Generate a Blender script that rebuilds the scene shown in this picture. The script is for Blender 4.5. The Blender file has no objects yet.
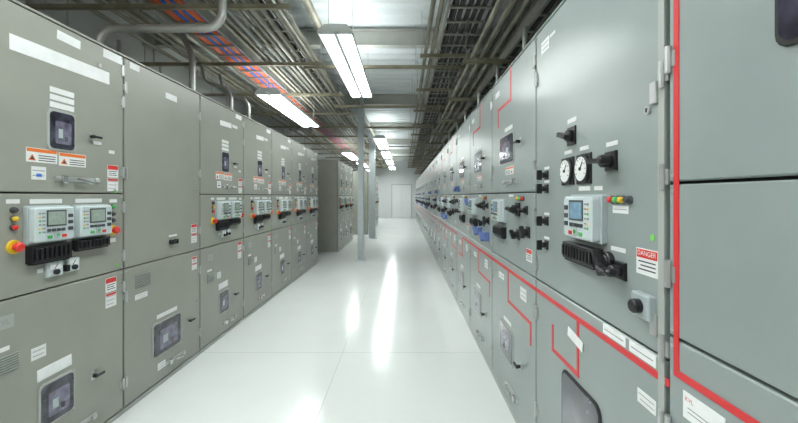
import bpy, math, random
from mathutils import Matrix, Vector
random.seed(4)
scene = bpy.context.scene
scene.view_settings.view_transform = 'Standard'

# ------------------------------------------------------------ materials
def mat(name, col, rough=0.4, metal=0.0, noise=0.0, nscale=8.0, bump=0.0, bscale=300.0, emis=0.0, coat=0.0):
    m = bpy.data.materials.new(name); m.use_nodes = True
    nt = m.node_tree; b = nt.nodes['Principled BSDF']
    b.inputs['Base Color'].default_value = (*col, 1)
    b.inputs['Roughness'].default_value = rough
    b.inputs['Metallic'].default_value = metal
    b.inputs['Coat Weight'].default_value = coat
    if noise > 0:
        tc = nt.nodes.new('ShaderNodeTexCoord')
        n = nt.nodes.new('ShaderNodeTexNoise'); n.inputs['Scale'].default_value = nscale
        n.inputs['Detail'].default_value = 5
        r = nt.nodes.new('ShaderNodeValToRGB')
        r.color_ramp.elements[0].position = .3; r.color_ramp.elements[1].position = .7
        r.color_ramp.elements[0].color = (*[c*(1-noise) for c in col], 1)
        r.color_ramp.elements[1].color = (*[min(1, c*(1+noise)) for c in col], 1)
        nt.links.new(tc.outputs['Object'], n.inputs['Vector'])
        nt.links.new(n.outputs['Fac'], r.inputs['Fac'])
        nt.links.new(r.outputs['Color'], b.inputs['Base Color'])
    if bump > 0:
        tc = nt.nodes.new('ShaderNodeTexCoord')
        n = nt.nodes.new('ShaderNodeTexNoise'); n.inputs['Scale'].default_value = bscale
        bp = nt.nodes.new('ShaderNodeBump'); bp.inputs['Strength'].default_value = bump
        bp.inputs['Distance'].default_value = .002
        nt.links.new(tc.outputs['Object'], n.inputs['Vector'])
        nt.links.new(n.outputs['Fac'], bp.inputs['Height'])
        nt.links.new(bp.outputs['Normal'], b.inputs['Normal'])
    if emis > 0:
        b.inputs['Emission Color'].default_value = (*col, 1)
        b.inputs['Emission Strength'].default_value = emis
    return m

M = dict(
 greyL=mat('paint_grey_warm', (.325,.332,.288), .34, noise=.05, nscale=3, bump=.05, bscale=120),
 greyR=mat('paint_grey_cool', (.295,.337,.328), .28, noise=.05, nscale=3, bump=.05, bscale=120),
 trimg=mat('paint_grey_frame', (.40,.42,.39), .35),
 gap=mat('door_gasket', (.025,.027,.026), .7),
 white=mat('label_white', (.82,.83,.82), .5, noise=.03, nscale=30),
 paper=mat('tape_white', (.88,.89,.89), .55, noise=.04, nscale=20),
 ink=mat('ink_dark', (.06,.06,.07), .6),
 inkg=mat('ink_grey', (.3,.3,.32), .6),
 red=mat('mimic_red', (.68,.035,.04), .4),
 sred=mat('sign_red', (.7,.04,.03), .4),
 orange=mat('sign_orange', (.85,.2,.04), .4),
 yellow=mat('yellow_plastic', (.85,.55,.03), .4),
 green=mat('green_plastic', (.08,.45,.12), .4),
 gsticker=mat('green_sticker', (.2,.55,.12), .5),
 black=mat('black_plastic', (.012,.012,.014), .35),
 dgrey=mat('dark_grey_plastic', (.06,.065,.07), .4),
 relay=mat('relay_case', (.58,.65,.66), .4),
 relay2=mat('relay_bezel', (.42,.48,.49), .4),
 lcd=mat('lcd_screen', (.36,.43,.37), .15, noise=.12, nscale=60),
 lcdb=mat('lcd_screen_blue', (.22,.36,.48), .15, noise=.15, nscale=60),
 glass=mat('viewing_window_glass', (.045,.045,.065), .08, noise=.75, nscale=14, coat=.5),
 glassp=mat('breaker_behind_glass', (.17,.16,.23), .12, noise=.45, nscale=22, coat=.5),
 steel=mat('zinc_steel', (.55,.56,.55), .35, .7),
 chrome=mat('chrome', (.7,.7,.7), .2, 1),
 blue=mat('blue_handle', (.13,.19,.42), .45),
 conduit=mat('galvanised_conduit', (.54,.55,.52), .35, .55, noise=.15, nscale=4),
 conduitb=mat('brown_conduit', (.30,.285,.225), .45, .25, noise=.35, nscale=3),
 strut=mat('strut_channel', (.34,.31,.22), .5, .2, noise=.2, nscale=6),
 tray=mat('cable_tray_metal', (.40,.40,.36), .45, .3, noise=.15, nscale=5),
 corange=mat('cable_orange', (.85,.17,.05), .5), cblue=mat('cable_blue', (.05,.19,.7), .5),
 cblack=mat('cable_dark', (.05,.05,.05), .5),
 wall=mat('wall_paint', (.60,.62,.61), .7, noise=.06, nscale=1.5),
 wallw=mat('end_wall_paint', (.74,.76,.76), .6, noise=.02, nscale=1.5),
 deck=mat('ceiling_deck', (.76,.81,.82), .45, .0, noise=.05, nscale=2),
 beam=mat('beam_paint', (.48,.49,.45), .5, noise=.1, nscale=3),
 floor=mat('epoxy_floor', (.785,.81,.795), .15, noise=.03, nscale=1.2, bump=.12, bscale=6),
 joint=mat('floor_joint', (.45,.46,.46), .6),
 doorw=mat('door_white', (.80,.82,.82), .4),
 doorf=mat('door_frame_white', (.52,.54,.54), .4),
 post=mat('column_paint', (.42,.47,.48), .4, noise=.04),
 fixture=mat('fixture_housing', (.8,.82,.81), .4),
 lamp=mat('fluorescent_lens', (.95,1,.985), .5, emis=19.5),
 upfill=mat('added_uplight_strip', (.95,1,.985), .5, emis=12.0),  # unseen glowing strip, added to brighten the ceiling
)

# ------------------------------------------------------------ mesh builder
class MB:
    """parts laid out on a face: d = out of the face, s = along it, z = up"""
    def __init__(self, sx=1):
        self.v=[]; self.f=[]; self.fm=[]; self.ml=[]; self.sx=sx
    def mi(self, key):
        if key not in self.ml: self.ml.append(key)
        return self.ml.index(key)
    def add(self, vs, fs, key):
        o=len(self.v); k=self.mi(key)
        self.v += [(self.sx*a, b, c) for a,b,c in vs]
        for f in fs:
            self.f.append([o+i for i in f]); self.fm.append(k)
    def prism(self, pts, d0, d1, key, ch=0.0):
        n=len(pts)
        xs=[p[0] for p in pts]; ys=[p[1] for p in pts]
        cx=(min(xs)+max(xs))/2; cy=(min(ys)+max(ys))/2
        hx=max((max(xs)-min(xs))/2,1e-5); hy=max((max(ys)-min(ys))/2,1e-5)
        rings=[(d0,pts)]
        if ch>0:
            rings.append((d1-ch*(1 if d1>d0 else -1), pts))
            rings.append((d1,[(cx+(x-cx)*(1-ch/hx), cy+(y-cy)*(1-ch/hy)) for x,y in pts]))
        else: rings.append((d1,pts))
        vs=[]; fs=[]
        for d,pp in rings: vs += [(d,x,y) for x,y in pp]
        for r in range(len(rings)-1):
            for i in range(n):
                j=(i+1)%n
                fs.append([r*n+i, r*n+j, (r+1)*n+j, (r+1)*n+i])
        fs.append(list(range(n))[::-1]); fs.append([(len(rings)-1)*n+i for i in range(n)])
        self.add(vs,fs,key)
    def box(self,s0,s1,z0,z1,d0,d1,key,ch=0.0):
        self.prism([(s0,z0),(s1,z0),(s1,z1),(s0,z1)],d0,d1,key,ch)
    def cyl(self,s,z,r,d0,d1,key,n=18,ch=0.0):
        self.prism([(s+r*math.cos(2*math.pi*i/n), z+r*math.sin(2*math.pi*i/n)) for i in range(n)],d0,d1,key,ch)
    def rr(self,s0,s1,z0,z1,r,d0,d1,key,ch=0.0):
        pts=[]
        for cx,cy,a0 in ((s1-r,z1-r,0),(s0+r,z1-r,90),(s0+r,z0+r,180),(s1-r,z0+r,270)):
            for k in range(5):
                a=math.radians(a0+k*22.5); pts.append((cx+r*math.cos(a),cy+r*math.sin(a)))
        self.prism(pts,d0,d1,key,ch)
    def rot(self,s,z,w,h,ang,d0,d1,key,ch=0.0):
        c,sn=math.cos(ang),math.sin(ang)
        self.prism([(s+x*c-y*sn, z+x*sn+y*c) for x,y in ((-w/2,-h/2),(w/2,-h/2),(w/2,h/2),(-w/2,h/2))],d0,d1,key,ch)
    def vcyl(self,d,s,r,z0,z1,key,n=8):
        vs=[(d+r*math.cos(2*math.pi*i/n), s+r*math.sin(2*math.pi*i/n), z) for z in (z0,z1) for i in range(n)]
        fs=[[i,(i+1)%n,n+(i+1)%n,n+i] for i in range(n)]+[list(range(n)),list(range(n,2*n))]
        self.add(vs,fs,key)
    def text(self,body,s,z,size,d,key,bold=0.0):
        cu=bpy.data.curves.new('t','FONT'); cu.body=body; cu.size=size
        cu.align_x='CENTER'; cu.align_y='CENTER'; cu.offset=bold
        ob=bpy.data.objects.new('t',cu); scene.collection.objects.link(ob)
        bpy.context.view_layer.update()
        me=bpy.data.meshes.new_from_object(ob)
        # reading direction: +s on the left row (sx=1), -s on the right row
        vs=[(d, s+self.sx*v.co.x, z+v.co.y) for v in me.vertices]
        fs=[list(p.vertices) for p in me.polygons]
        self.add(vs,fs,key)
        bpy.data.objects.remove(ob); bpy.data.meshes.remove(me)
    def mesh(self,name):
        me=bpy.data.meshes.new(name)
        me.from_pydata(self.v,[],self.f)
        for k in self.ml: me.materials.append(M[k])
        me.polygons.foreach_set('material_index',self.fm)
        me.validate()
        import bmesh
        bm=bmesh.new(); bm.from_mesh(me); bmesh.ops.recalc_face_normals(bm,faces=bm.faces); bm.to_mesh(me); bm.free()
        return me

def place(name, me, loc=(0,0,0)):
    o=bpy.data.objects.new(name,me); o.location=loc
    scene.collection.objects.link(o); return o

# world-space box builder (x,y,z extents)
def wbox(m,x0,x1,y0,y1,z0,z1,key,ch=0):
    m.prism([(y0,z0),(y1,z0),(y1,z1),(y0,z1)],x0,x1,key,ch)

# ------------------------------------------------------------ cabinet parts
def label(m,s0,s1,z0,z1,key='white',lines=0,d=0.0,tilt=0.0):
    if tilt: m.rot((s0+s1)/2,(z0+z1)/2,s1-s0,z1-z0,tilt,d,d+.0015,key)
    else: m.box(s0,s1,z0,z1,d,d+.0015,key)
    if lines:
        h=(z1-z0)/(lines+.6)
        for i in range(lines):
            zz=z1-h*(i+.8); w=(s1-s0)
            e=s1-w*(.08+.25*((i*7)%3)/3)
            m.box(s0+w*.08,e,zz-h*.07,zz+h*.07,d+.0015,d+.002,'inkg')
def danger(m,s0,s1,z0,z1,word='DANGER',key='sred'):
    h=z1-z0
    m.box(s0,s1,z0,z1,0,.0015,'white')
    m.box(s0+.003,s1-.003,z1-h*.36,z1-.003,.0015,.0022,key)
    if word: m.text(word,(s0+s1)/2,z1-h*.19,min(h*.27,(s1-s0)*.22),.0026,'white')
    for i in range(3):
        zz=z1-h*(.5+.15*i)
        m.box(s0+.01,s1-.01-.01*(i%2),zz-h*.025,zz+h*.025,.0015,.002,'ink')
def warn(m,s0,s1,z0,z1,key='orange'):
    h=z1-z0; w=s1-s0
    m.box(s0,s1,z0,z1,0,.0015,'white')
    m.box(s0+.003,s1-.003,z1-h*.28,z1-.003,.0015,.0022,key)
    # pictogram triangle and text rows
    m.prism([(s0+w*.06,z0+h*.12),(s0+w*.30,z0+h*.12),(s0+w*.18,z0+h*.55)],.0015,.0022,'orange')
    m.prism([(s0+w*.11,z0+h*.18),(s0+w*.25,z0+h*.18),(s0+w*.18,z0+h*.44)],.0022,.0026,'ink')
    for i in range(3):
        zz=z0+h*(.15+.17*i)
        m.box(s0+w*.38,s1-w*.06,zz-h*.03,zz+h*.03,.0015,.002,'ink')
def tall_warning(m,s0,s1,z0,z1):
    h=z1-z0; 
    danger(m,s0,s1,z0+h*.52,z1,None)
    label(m,s0,s1,z0,z0+h*.48,lines=3)
    m.box(s0+.003,s1-.003,z0+h*.4,z0+h*.47,.0015,.0024,'sred')
def window(m,s0,s1,z0,z1,key='glass'):
    m.rr(s0-.012,s1+.012,z0-.012,z1+.012,.03,0,.006,'trimg',.002)
    m.rr(s0,s1,z0,z1,.022,.006,.008,'glass')
    w=s1-s0; h=z1-z0
    m.rr(s0+w*.2,s1-w*.14,z0+h*.14,z1-h*.24,.01,.008,.0088,'glassp')
    m.box(s0+w*.32,s0+w*.5,z0+h*.3,z0+h*.55,.0088,.0094,'relay2')
    m.box(s0+w*.58,s0+w*.7,z0+h*.22,z0+h*.36,.0088,.0094,'ink')
    for a,b in ((s0-.004,z0-.004),(s1+.004,z0-.004),(s0-.004,z1+.004),(s1+.004,z1+.004)):
        m.cyl(a,b,.004,.006,.01,'steel',8)
def relay(m,s0,s1,z0,z1,scr='lcd'):
    w=s1-s0; h=z1-z0
    m.rr(s0,s1,z0,z1,.008,0,.02,'relay2',.003)
    m.rr(s0+w*.04,s1-w*.04,z0+h*.04,z1-h*.04,.012,.02,.05,'relay',.006)
    m.box(s0+w*.28,s0+w*.74,z0+h*.44,z1-h*.12,.05,.052,'dgrey')
    m.box(s0+w*.31,s0+w*.71,z0+h*.48,z1-h*.16,.052,.053,scr)
    for i in range(6):
        zz=z0+h*(.3+.1*i)
        m.cyl(s0+w*.13,zz,.0045,.05,.053,('green','yellow','inkg')[i%3],8)
        m.box(s0+w*.18,s0+w*.25,zz-.003,zz+.003,.05,.051,'inkg')
    for i in range(4):
        m.rr(s0+w*(.29+.11*i),s0+w*(.37+.11*i),z0+h*.3,z0+h*.38,.003,.05,.055,'dgrey')
    m.cyl(s0+w*.52,z0+h*.2,w*.075,.05,.054,'relay2',16)
    m.cyl(s0+w*.52,z0+h*.2,w*.03,.054,.057,'green',12)
    for i in range(3):
        m.rr(s0+w*.79,s0+w*.9,z0+h*(.3+.18*i),z0+h*(.4+.18*i),.003,.05,.054,'dgrey')
    m.rr(s0+w*.3,s0+w*.4,z0+h*.12,z0+h*.2,.003,.05,.054,'green')
    m.rr(s0+w*.64,s0+w*.74,z0+h*.12,z0+h*.2,.003,.05,.054,'sred')
def testblock(m,s0,s1,z0,z1,n=8):
    m.box(s0,s1,z0,z1,0,.035,'black',.004)
    w=(s1-s0)/(n+.5)
    for i in range(n):
        m.box(s0+w*(i+.35),s0+w*(i+.9),z0+(z1-z0)*.2,z1-(z1-z0)*.15,.035,.044,'black',.002)
    m.box(s0+.01,s1-.01,z0-.008,z0+.004,0,.028,'black')
def knob(m,s,z,sc=1.0,ang=.6,plate=True):
    a=.034*sc
    if plate: m.box(s-a,s+a,z-a,z+a,0,.006,'black',.002)
    m.cyl(s,z,.022*sc,.006,.025,'black',16,.003)
    m.rot(s,z,.075*sc,.017*sc,ang,.025,.05,'black',.004)
def pistol(m,s,z,sc=1.0):
    m.box(s-.045*sc,s+.045*sc,z-.045*sc,z+.045*sc,0,.01,'black',.003)
    m.cyl(s,z,.03*sc,.01,.04,'black',18,.004)
    m.rot(s,z,.12*sc,.024*sc,.08,.04,.07,'black',.008)
    m.cyl(s-.055*sc,z,.02*sc,.035,.07,'black',14,.006)
def meter(m,s,z,r):
    m.box(s-r*1.05,s+r*1.05,z-r*1.05,z+r*1.05,0,.006,'black',.003)
    m.cyl(s,z,r,.006,.016,'black',28,.003)
    m.cyl(s,z,r*.84,.016,.017,'white',28)
    m.cyl(s,z,r*.12,.017,.021,'black',12)
    m.rot(s-r*.16,z+r*.22,r*.62,r*.07,2.2,.017,.019,'ink')
    for k in range(9):
        a=math.radians(210-30*k)
        m.rot(s+r*.68*math.cos(a),z+r*.68*math.sin(a),r*.14,r*.04,a,.017,.0178,'ink')
def estop(m,s,z):
    m.cyl(s,z,.032,0,.01,'yellow',20,.002)
    m.cyl(s,z,.014,.01,.025,'sred',12)
    m.cyl(s,z,.022,.025,.042,'sred',18,.007)
def pilot(m,s,z,key,r=.011):
    m.cyl(s,z,r*1.35,0,.008,'dgrey',14,.001)
    m.cyl(s,z,r,.008,.022,key,14,.004)
def switch_sq(m,s0,s1,z0,z1):
    m.box(s0,s1,z0,z1,0,.015,'relay',.003)
    c=(s0+s1)/2; zc=(z0+z1)/2
    m.box(s0+.012,s1-.012,zc-.002,z1-.01,.015,.017,'white')
    m.cyl(c,z0+.022,.014,.015,.03,'black',14,.003)
    m.rot(c,zc+.012,.03,.003,.9,.017,.018,'ink')
def latch(m,s,z,sc=1.0):
    m.rr(s-.014*sc,s+.014*sc,z-.024*sc,z+.024*sc,.008,0,.006,'steel',.001)
    m.cyl(s,z,.01*sc,.006,.03,'black',12,.002)
    m.rot(s+.018*sc,z,.065*sc,.013*sc,0,.022,.034,'black',.003)
def slidebar(m,s0,s1,z):
    m.box(s0,s1,z-.012,z+.012,0,.008,'steel',.002)
    m.box(s0+.03,s0+.06,z-.02,z+.02,.008,.022,'chrome',.003)
    m.rot((s0+s1)/2+.02,z-.008,.1,.011,-.2,.02,.03,'chrome',.003)
    m.cyl(s1-.03,z,.015,.008,.025,'steel',12,.003)
def hinges(m,s,zs):
    for z in zs:
        m.vcyl(.006,s,.008,z-.035,z+.035,'steel')
        m.box(s-.02,s+.02,z-.02,z+.02,-.004,.003,'steel')
def doorlock(m,s,z):
    m.cyl(s,z,.012,0,.008,'steel',12,.002)
    m.box(s-.003,s+.003,z-.006,z+.006,.008,.01,'ink')
def vents(m,s0,s1,z0,z1,n=7):
    h=(z1-z0)/n
    for i in range(n):
        m.box(s0,s1,z0+h*i,z0+h*(i+.3),0,.003,'dgrey')
        m.box(s0,s1,z0+h*(i+.3),z0+h*(i+.8),0,.006,'trimg')
def carcass(m,W,H,key,seams,depth=1.45):
    m.box(0.0005,W-.0005,0.0,H-.012,-depth,-.03,key)
    m.box(0.0005,W-.0005,H-.012,H,-depth,-.002,key,.002)
    m.box(.002,W-.002,.0,H-.012,-.03,-.024,'gap')
    m.box(.002,W-.002,.0,.03,-.024,-.004,'trimg')
    zs=[.034]+seams+[H-.016]
    for a,b in zip(zs[:-1],zs[1:]):
        m.box(.007,W-.007,a+.004,b-.004,-.024,0,key,.004)
        for zz in (a+.02,b-.02):
            for ss in (.022,W-.022):
                m.cyl(ss,zz,.005,0,.003,'steel',8)

def mimic(m,pts,w=.018):
    for (a,b),(c,e) in zip(pts[:-1],pts[1:]):
        if abs(a-c)<1e-6: m.box(a-w/2,a+w/2,min(b,e)-w/2,max(b,e)+w/2,0,.0022,'red')
        elif abs(b-e)<1e-6: m.box(min(a,c)-w/2,max(a,c)+w/2,b-w/2,b+w/2,0,.0024,'red')
        else: m.rot((a+c)/2,(b+e)/2,math.hypot(c-a,e-b),w,math.atan2(e-b,c-a),0,.0026,'red')

HL=2.31; HR=2.25; WL=.90; WR=.971
def left_breaker(var=0):
    m=MB(1); carcass(m,WL,HL,'greyL',[.93,1.415])
    hinges(m,WL-.012,(2.2,2.0,1.55,1.33,1.02,.82,.2))
    if var==0:
        label(m,.20,.78,2.075,2.148,'paper',tilt=.015)
        label(m,.435,.575,2.215,2.262,'paper',tilt=-.03)
        label(m,.735,.885,2.235,2.285,'paper')
        m.cyl(.70,2.17,.012,0,.01,'steel',12)
    else:
        label(m,.36,.60,2.10,2.15,'paper',tilt=.04); label(m,.62,.74,2.12,2.15,'white')
        label(m,.70,.84,2.235,2.28,'paper')
    for z in (1.945,1.907,1.869): label(m,.395,.535,z-.013,z+.015,'white')
    window(m,.39,.53,1.645,1.835)
    latch(m,.64,1.74); label(m,.66,.72,1.70,1.72)
    warn(m,.275,.435,1.565,1.635); warn(m,.445,.61,1.56,1.63)
    slidebar(m,.42,.70,1.49)
    label(m,.30,.375,1.48,1.545,lines=2); m.box(.325,.35,1.495,1.51,.0015,.003,'cblue')
    tall_warning(m,.765,.85,1.43,1.59)
    label(m,.775,.82,1.66,1.68,'white')
    m.cyl(.825,1.43,.012,0,.0015,'gsticker',14)
    # instrument door
    relay(m,.262,.493,1.168,1.352); relay(m,.512,.752,1.168,1.352)
    for i,(a,b) in enumerate(((.262,.493),(.512,.752))):
        label(m,a+.03,b-.03,1.362,1.385,'white')
        testblock(m,a+.01,b-.005,1.075+.03*i,1.158,8)
    estop(m,.215,1.165); estop(m,.80,1.19)
    for z,k in ((1.335,'dgrey'),(1.295,'yellow'),(1.255,'sred')): pilot(m,.215,z,k)
    for z,k in ((1.335,'green'),(1.29,'dgrey'),(1.25,'dgrey')): pilot(m,.80,z,k)
    label(m,.78,.84,1.36,1.38,'white'); label(m,.185,.245,1.365,1.385,'white')
    label(m,.775,.83,1.115,1.14,'white')
    switch_sq(m,.37,.455,.99,1.065); switch_sq(m,.48,.555,.995,1.065)
    m.rr(.47,.49,1.0,1.035,.004,0,.02,'black')
    label(m,.33,.36,1.02,1.04,'white')
    m.cyl(.845,.965,.012,0,.0015,'gsticker',14)
    # lower door
    label(m,.33,.52,.485,.545,'paper',tilt=.03)
    window(m,.345,.525,.25,.45)
    latch(m,.66,.36)
    slidebar(m,.42,.68,.13)
    tall_warning(m,.75,.835,.72,.90)
    label(m,.12,.22,.80,.86,'trimg'); m.text('KVL',.17,.83,.035,.002,'inkg')
    label(m,.12,.2,.7,.72,'white'); vents(m,.12,.24,.60,.68)
    label(m,.30,.375,.60,.66,lines=2)
    return m.mesh('switchgear_cabinet_mesh')
def left_plain():
    m=MB(1); carcass(m,WL,HL,'greyL',[.93])
    hinges(m,WL-.012,(2.1,1.6,1.1,.75,.2)); hinges(m,.012,(2.1,1.55,.75,.2))
    label(m,.42,.56,2.14,2.185,'paper'); label(m,.05,.14,2.24,2.28,'white')
    for s in (.48,.535):
        m.cyl(s,1.045,.02,0,.02,'black',14,.003); m.rot(s,1.045,.035,.008,1.57,.02,.03,'black',.002)
    label(m,.46,.56,1.085,1.10,'white')
    doorlock(m,.83,1.45); doorlock(m,.83,.5)
    tall_warning(m,.76,.845,1.0,1.16)
    tall_warning(m,.77,.845,.77,.88)
    vents(m,.10,.25,.78,.87,8); label(m,.10,.22,.70,.735,lines=2)
    label(m,.32,.56,.50,.53,'white')
    window(m,.28,.60,.235,.465)
    latch(m,.72,.36); slidebar(m,.42,.66,.13); label(m,.33,.42,.12,.17,lines=2)
    return m.mesh('switchgear_cabinet_mesh')

def right_near():
    m=MB(-1); carcass(m,.978,HR,'greyR',[1.04,1.433])
    mimic(m,[(.943,HR-.03),(.943,.955),(0.02,.955)],.018)
    m.rr(.30,.69,1.665,2.05,.03,0,.006,'gap',.002); m.rr(.31,.68,1.675,2.04,.025,.006,.008,'glass')
    label(m,.80,.92,.86,.925,'paper'); m.text('KVL',.90,.908,.015,.002,'sred')
    for z in (.888,.878): m.box(.83,.905,z,z+.002,.0015,.002,'inkg')
    label(m,.62,.80,.86,.905,'white',lines=1)
    hinges(m,.966,(2.15,1.75,1.2,.8,.2))
    return m.mesh('switchgear_cabinet_mesh')
def right_control():
    W=WR; m=MB(-1); carcass(m,W,HR,'greyR',[.97])
    m.box(.005,.03,.06,HR-.03,0,.004,'trimg',.001)
    hinges(m,.012,(2.0,1.72,1.45,1.0,.8)); hinges(m,W-.015,(2.0,1.5,1.05,.8,.3))
    for z in (2.05,1.68,1.05): m.box(.03,.055,z-.03,z+.03,0,.012,'steel',.003)
    o=-.978
    knob(m,1.53+o,1.645,1.1,.3); label(m,1.49+o,1.57+o,1.70,1.718)
    meter(m,1.565+o,1.503,.055); meter(m,1.425+o,1.503,.055)
    pistol(m,1.235+o,1.515,.72); label(m,1.295+o,1.35+o,1.42,1.435)
    label(m,1.39+o,1.46+o,1.575,1.59); label(m,1.20+o,1.27+o,1.565,1.58); label(m,1.53+o,1.60+o,1.575,1.59)
    relay(m,1.265+o,1.505+o,1.235,1.405,'lcdb'); label(m,1.38+o,1.47+o,1.42,1.437)
    for i,k in enumerate(('sred','green','yellow','dgrey')): pilot(m,1.225+o-.03*i,1.388,k,.01)
    label(m,1.145+o,1.23+o,1.345,1.37,'white',lines=1)
    testblock(m,1.29+o,1.545+o,1.15,1.215,10); knob(m,1.25+o,1.18,1.2,1.0,False)
    m.cyl(1.25+o,1.18,.035,0,.02,'black',18,.003)
    pistol(m,1.18+o,1.165,.62)
    label(m,1.16+o,1.24+o,1.222,1.236)
    danger(m,1.01+o,1.105+o,1.175,1.25)
    m.rr(1.02+o,1.10+o,1.055,1.125,.006,0,.022,'relay2',.004); m.cyl(1.06+o,1.09,.02,.022,.045,'black',16,.004)
    for z in (1.50,1.435,1.28,1.165):
        knob(m,1.80+o,z,.62,1.57); label(m,1.77+o,1.83+o,z+.028,z+.04)
    label(m,1.77+o,1.87+o,2.10,2.16,'paper',lines=2); label(m,1.70+o,1.76+o,2.14,2.155)
    doorlock(m,1.05+o,1.64); m.cyl(1.035+o,1.285,.010,0,.0015,'gsticker',14)
    # single-line diagram on the lower door
    mimic(m,[(.0,.915),(W,.915)],.02); mimic(m,[(.50,.915),(.50,.694),(.75,.694),(.75,.80)])
    m.rot(.52,.83,.13,.04,.15,.0026,.004,'paper')
    m.rr(1.30+o,1.62+o,.40,.665,.04,0,.006,'gap',.002); m.rr(1.31+o,1.61+o,.41,.655,.035,.006,.008,'glass')
    label(m,1.16+o,1.29+o,.93,.963,'paper',lines=1); label(m,1.02+o,1.14+o,.93,.963,'paper',lines=1)
    label(m,1.02+o,1.10+o,.80,.84,lines=2)
    return m.mesh('switchgear_cabinet_mesh')
def right_breaker(var=0):
    W=WR; m=MB(-1); carcass(m,W,HR,'greyR',[.97,1.42])
    hinges(m,W-.015,(2.1,1.6,1.3,1.05,.8,.2)); hinges(m,.012,(2.1,1.55,1.3,.8))
    if var!=2:
        mimic(m,[(.46,HR-.03),(.46,2.02),(.78,2.02),(.78,1.90)],.02)
    window(m,.39,.70,1.62,1.80)
    label(m,.42,.6,1.83,1.855); label(m,.74,.86,2.12,2.16,'paper')
    slidebar(m,.30,.60,1.49); latch(m,.25,1.72); warn(m,.40,.58,1.54,1.59)
    if var<2:
        relay(m,.55,.80,1.22,1.38,'lcdb'); testblock(m,.56,.79,1.12,1.19)
        pistol(m,.30,1.32,.9); knob(m,.30,1.17,.9); knob(m,.12,1.2,.9,1.2); knob(m,.15,1.32,.7,.2)
    else:
        relay(m,.30,.52,1.22,1.38,'lcdb'); testblock(m,.31,.51,1.11,1.19)
        for s,z in ((.68,1.34),(.82,1.34),(.68,1.22),(.82,1.22)): knob(m,s,z,.85,.5)
    label(m,.4,.5,1.395,1.41)
    if var==1:
        for s,z in ((.14,1.07),(.42,1.09),(.88,1.34)):
            m.box(s-.04,s+.04,z-.035,z+.035,0,.04,'blue',.006); m.rot(s,z,.11,.02,.5,.04,.07,'blue',.005)
    if var==2:
        m.box(.70,.78,1.45,1.52,0,.04,'blue',.006); m.rot(.74,1.485,.11,.02,-.4,.04,.07,'blue',.005)
    for i,k in enumerate(('sred','green','yellow')): pilot(m,.2+.04*i,1.385,k,.01)
    danger(m,.06,.15,1.04,1.11,None) if var!=1 else None
    mimic(m,[(0,.915),(W,.915)],.02) if var<2 else mimic(m,[(0,.915),(.5,.915)],.02)
    mimic(m,[(.52,.915),(.52,.71),(.08,.71),(.08,.60)]) if var<2 else mimic(m,[(.5,.915),(.5,.70),(.8,.70)])
    window(m,.41,.70,.33,.53); label(m,.45,.62,.56,.585); latch(m,.25,.4); slidebar(m,.3,.55,.16)
    label(m,.62,.76,.82,.86,'white',lines=1); label(m,.15,.26,.80,.87,lines=2)
    return m.mesh('switchgear_cabinet_mesh')

LB0=left_breaker(0); LB1=left_breaker(1); LP=left_plain()
XL=-1.80; XR=.686
for k,me in ((-3,LB1),(-2,LB1),(-1,LB1),(0,LB0),(1,LP),(2,LB1),(3,LB1),(4,LB1),(5,LB1),(6,LB1)):
    place('switchgear_cabinet',me,(XL,1.51+.9*k,0))
for k in range(3): place('switchgear_cabinet',LB1,(-1.65,9.4+.9*k,0))
for k in range(6): place('switchgear_cabinet',LB1,(-1.30,13.6+.9*k,0))
RN=right_near(); RC=right_control(); RB=[right_breaker(i) for i in range(3)]
place('switchgear_cabinet',RN,(XR,0,0))
place('switchgear_cabinet',RB[0],(XR,-WR,0)); place('switchgear_cabinet',RB[0],(XR,-2*WR,0))
place('switchgear_cabinet',RC,(XR,.978,0))
for k in range(20):
    place('switchgear_cabinet',RB[(0,1,2,0,1,2,0,2)[k%8]],(XR,1.949+WR*k,0))

# ------------------------------------------------------------ room shell
X0,X1,Y0,Y1,ZC=-3.6,2.5,-3.2,24.0,3.75
m=MB(); wbox(m,X0,X1,Y0,Y1,-.1,0,'floor')
for x in (-.55,): wbox(m,x,x+.004,Y0,Y1,0,.0006,'joint')
for y in (3.35,8.0,12.6,17.2): wbox(m,XL,XR,y,y+.004,0,.0006,'joint')
place('floor',m.mesh('floor'))
m=MB(); wbox(m,X0-.1,X0,Y0,Y1,0,ZC,'wall')
y=Y0+1.2
while y<Y1: wbox(m,X0,X0+.006,y,y+.02,0,ZC,'beam'); y+=1.2
place('wall_left',m.mesh('wall_left'))
m=MB(); wbox(m,X1,X1+.1,Y0,Y1,0,ZC,'wall'); place('wall_right',m.mesh('wall_right'))
m=MB(); wbox(m,X0,X1,Y1,Y1+.1,0,ZC,'wallw'); place('wall_far',m.mesh('wall_far'))
m=MB(); wbox(m,X0,X1,Y0-.1,Y0,0,ZC,'wall'); place('wall_back',m.mesh('wall_back'))
# corrugated deck
m=MB(); y=Y0; pr=[]
while y<Y1-.26:
    pr += [(y,ZC),(y+.10,ZC),(y+.14,ZC-.05),(y+.22,ZC-.05)]; y+=.26
pr.append((Y1,ZC)); n=len(pr)
vs=[(X0,a,b) for a,b in pr]+[(X1,a,b) for a,b in pr]
m.add(vs,[[i,i+1,n+i+1,n+i] for i in range(n-1)],'deck')
wbox(m,X0,X1,Y0,Y1,ZC+.01,ZC+.1,'deck')
place('ceiling',m.mesh('ceiling'))
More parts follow.
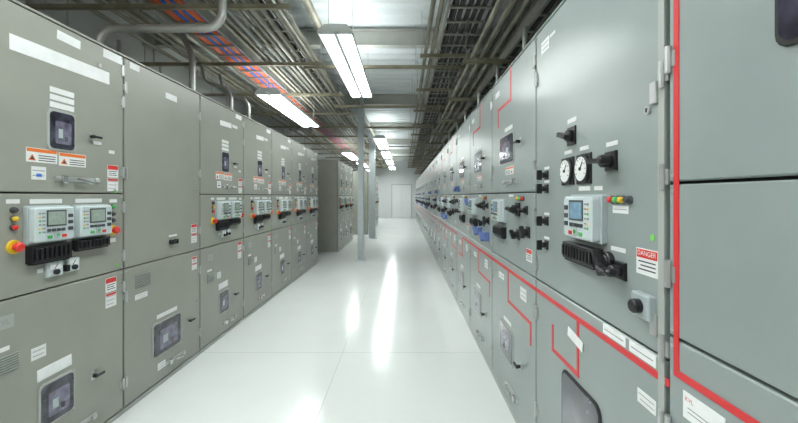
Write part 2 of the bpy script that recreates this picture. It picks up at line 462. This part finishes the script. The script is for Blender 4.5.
# end doors
def double_door(x0,x1,y,name):
    m=MB()
    wbox(m,x0-.06,x1+.06,y-.04,y-.001,0,2.16,'doorf')
    xm=(x0+x1)/2
    for a,b,h in ((x0,xm-.004,xm-.08),(xm+.004,x1,xm+.08)):
        wbox(m,a,b,y-.06,y-.04,.01,2.1,'doorw')
        wbox(m,h-.012,h+.012,y-.1,y-.06,1.0,1.03,'chrome')
        wbox(m,h-.05,h+.05,y-.11,y-.1,1.005,1.025,'chrome')
    place(name,m.mesh(name))
double_door(-.75,.45,Y1,'door_1')

# structural beams under the deck
for y in (5.2,8.5,11.8,15.1,18.4,21.7,1.9):
    m=MB(); wbox(m,X0,X1,y-.06,y+.06,3.47,3.482,'beam'); wbox(m,X0,X1,y-.005,y+.005,3.482,3.68,'beam'); wbox(m,X0,X1,y-.06,y+.06,3.68,3.692,'beam')
    place('steel_beam',m.mesh('steel_beam'))
# columns
def column(x,y,w):
    m=MB(); wbox(m,x-w/2,x+w/2,y-w/2,y+w/2,0.012,3.70,'post',.004)
    wbox(m,x-w*.9,x+w*.9,y-w*.9,y+w*.9,0,.012,'post')
    for a in (-1,1):
        for b in (-1,1): wbox(m,x+a*w*.72-.01,x+a*w*.72+.01,y+b*w*.72-.01,y+b*w*.72+.01,.012,.03,'steel')
    place('steel_column',m.mesh('steel_column'))
column(-.94,8.2,.13); column(-1.06,12.5,.2)

# ------------------------------------------------------------ light fixtures
def fixture_mesh(L=2.4,W=.34,drop=.6):
    m=MB()
    # shallow reflector housing with sloped sides
    m.add([(-W/2,0,0),(W/2,0,0),(W/2,L,0),(-W/2,L,0),(-W/2+.06,0,.06),(W/2-.06,0,.06),(W/2-.06,L,.06),(-W/2+.06,L,.06)],
          [[4,5,6,7],[0,1,5,4],[2,3,7,6],[1,2,6,5],[3,0,4,7],[0,1,2,3]],'fixture')
    wbox(m,-.02,.02,.02,L-.02,-.028,0,'fixture')
    wbox(m,-W/2+.08,W/2-.08,.06,L-.06,.061,.066,'upfill')  # added upward glow on the housing top, hidden from below
    for sgn in (-1,1):
        x=sgn*.09
        pts=[(x+.062*math.cos(a),-.03*math.sin(a)-.001) for a in [math.pi*i/8 for i in range(9)]]
        n=len(pts)
        vs=[(a,.03,b) for a,b in pts]+[(a,L-.03,b) for a,b in pts]
        m.add(vs,[[i,i+1,n+i+1,n+i] for i in range(n-1)]+[list(range(n)),list(range(n,2*n))],'lamp')
        wbox(m,x-.07,x+.07,0,.03,-.034,0,'fixture'); wbox(m,x-.07,x+.07,L-.03,L,-.034,0,'fixture')
    wbox(m,-W/2,-W/2+.012,0,L,-.03,0,'fixture'); wbox(m,W/2-.012,W/2,0,L,-.03,0,'fixture')
    for y in (.35,L-.35):
        for x in (-.13,.13): wbox(m,x-.004,x+.004,y-.004,y+.004,.03,drop,'steel')
    return m.mesh('fluorescent_light_fixture')
FA=fixture_mesh(drop=.655); FB=fixture_mesh(drop=.885)
for y in (-2.6,.3,3.68,10.4,13.6,16.8,20.4): place('fluorescent_light_fixture',FA,(-.68,y,3.03))  # the farthest is an extra, added to brighten the far end
for y in (-.6,5.05,11.9,15.5,19.5):  # farthest one likewise added for more light near the end wall
    place('fluorescent_light_fixture',FB,(-1.84,y,2.8))

# ------------------------------------------------------------ overhead services
def pipe_obj(name, paths, r, key, bend=.12):
    cu=bpy.data.curves.new(name,'CURVE'); cu.dimensions='3D'; cu.bevel_depth=r; cu.bevel_resolution=3; cu.use_fill_caps=True
    for P in paths:
        P=[Vector(p) for p in P]; out=[P[0]]
        for i in range(1,len(P)-1):
            a=(P[i-1]-P[i]).normalized(); b=(P[i+1]-P[i]).normalized()
            bd=min(bend,(P[i-1]-P[i]).length*.49,(P[i+1]-P[i]).length*.49)
            A=P[i]+a*bd; B=P[i]+b*bd
            for k in range(7):
                t=k/6; out.append(A*(1-t)**2+P[i]*2*t*(1-t)+B*t*t)
        out.append(P[-1])
        sp=cu.splines.new('POLY'); sp.points.add(len(out)-1)
        for q,v in zip(sp.points,out): q.co=(*v,1)
    cu.materials.append(M[key])
    o=bpy.data.objects.new(name,cu); scene.collection.objects.link(o); return o
def tray(x0,x1,z,y0=Y0+.05,y1=Y1-.05,step=.3):
    m=MB()
    for x in (x0,x1): 
        wbox(m,x-.004,x+.004,y0,y1,z,z+.1,'tray'); wbox(m,x-.012,x+.012,y0,y1,z+.1,z+.105,'tray'); wbox(m,x-.012,x+.012,y0,y1,z-.005,z,'tray')
    y=y0+.1
    while y<y1: wbox(m,x0,x1,y,y+.025,z+.005,z+.02,'tray'); y+=step
    place('cable_tray',m.mesh('cable_tray'))
def struts(xa,xb,z,ys,rods):
    m=MB()
    for y in ys:
        wbox(m,xa,xb,y-.02,y+.02,z-.041,z-.037,'strut'); wbox(m,xa,xb,y-.02,y-.016,z-.041,z,'strut'); wbox(m,xa,xb,y+.016,y+.02,z-.041,z,'strut')
        for x in rods: wbox(m,x-.005,x+.005,y-.005,y+.005,z-.06,3.7,'steel')
    place('strut_channel_rack',m.mesh('strut_channel_rack'))
ys=[Y0+.35+1.5*i for i in range(18)]
struts(-3.55,-1.05,3.16,[y+.3 for y in ys],(-3.3,-2.45,-1.1))
struts(.2,2.4,3.16,[y for y in ys],(.22,.94,2.3))
struts(-1.35,.9,3.16,[5.06,7.3,9.5,13.2,16.5],(-1.33,.16))
struts(.62,2.4,2.80,[y+.7 for y in ys],(.64,1.66,2.3))
YA,YB=Y0+.05,Y1-.05
tray(-2.35,-1.98,3.17); tray(.42,.9,3.18); tray(1.05,1.6,2.82)
tray(-1.60,-1.30,3.35); tray(.45,.80,3.35)
pipe_obj('overhead_conduits',[[(x,YA,3.19),(x,YB,3.19)] for x in (-1.16,-1.24,-1.36,-1.44,-1.52,-1.60,-1.78,-1.86,-2.7,-2.8,-3.0)],.022,'conduitb')
pipe_obj('overhead_conduits',[[(x,YA,3.29),(x,YB,3.29)] for x in (-1.28,-1.79,-2.55,1.15,1.9)],.032,'conduit')
pipe_obj('overhead_conduits',[[(x,YA,3.19),(x,YB,3.19)] for x in (.27,.35,1.02,1.12,1.21,1.3,1.42,1.55,1.75,2.05)],.024,'conduitb')
pipe_obj('overhead_conduits',[[(x,YA,2.83),(x,YB,2.83)] for x in (.70,.79,.90,1.75,1.88)],.02,'conduitb')
pipe_obj('overhead_conduits',[[(x,YA,3.40),(x,YB,3.40)] for x in (-2.9,-2.2,-1.0,.96,1.6)],.045,'conduitb')
pipe_obj('power_cables',[[(x,YA,3.208),(x,YB,3.208)] for x in (-2.32,-2.285,-2.19,-2.105,-2.07)]+[[(x,YA,3.244),(x,YB,3.244)] for x in (-2.30,-2.09)],.017,'corange')
pipe_obj('power_cables',[[(x,YA,3.209),(x,YB,3.209)] for x in (-2.24,-2.147,-2.025)],.018,'cblue')
pipe_obj('power_cables',[[(x,YA,3.225),(x,YB,3.225)] for x in (.50,.56,.63,.7,.77)]+[[(x,YA,2.865),(x,YB,2.865)] for x in (1.12,1.28,1.4)]+[[(x,YA,3.395),(x,YB,3.395)] for x in (-1.54,-1.47,-1.4,.52,.6,.7)],.022,'cblack')
# drops into the cabinet roofs
pipe_obj('conduit_drops',[
  [(-2.45,3.0,2.31),(-2.45,3.0,2.74),(-1.45,3.0,2.74),(-1.45,3.0,3.13)],
  [(-2.2,3.9,2.31),(-2.2,3.9,2.62),(-2.2,3.9,2.85),(-2.55,4.3,3.28)],
  ],.032,'conduit',.16)
pipe_obj('conduit_drops',
  [[(-2.05,4.45+.5*i,2.31),(-2.05,4.45+.5*i,2.66),(-2.45,4.6+.5*i,2.8),(-2.7,5.0+.5*i,3.18)] for i in range(2)]+
  [[(-3.5,y,3.3),(-3.5,y,2.5),(-2.9,y+.3,2.5),(-2.9,y+.3,2.31)] for y in (2.7,3.5,4.6,5.4)]+
  [[(1.0,y,2.25),(1.0,y,2.8)] for y in (2.2,3.1,4.0,5.0,6.1,7.0,8.3,9.4)],.022,'conduit',.14)
pipe_obj('wall_conduits',[[(-3.55,YA,z),(-3.55,YB,z)] for z in (2.6,2.95)],.025,'conduit')

# ------------------------------------------------------------ camera
cam=bpy.data.cameras.new('camera'); co=bpy.data.objects.new('camera',cam); scene.collection.objects.link(co)
co.location=(0,0,1.40); co.rotation_euler=(math.pi/2,0,0)
cam.sensor_width=36; cam.lens=36*375/798
cam.shift_x=-5/798; cam.shift_y=-15.5/798
cam.clip_start=.05; scene.camera=co
w=bpy.data.worlds.new('world'); scene.world=w; w.use_nodes=True
w.node_tree.nodes['Background'].inputs['Color'].default_value=(.8,.85,.87,1)
w.node_tree.nodes['Background'].inputs['Strength'].default_value=.3
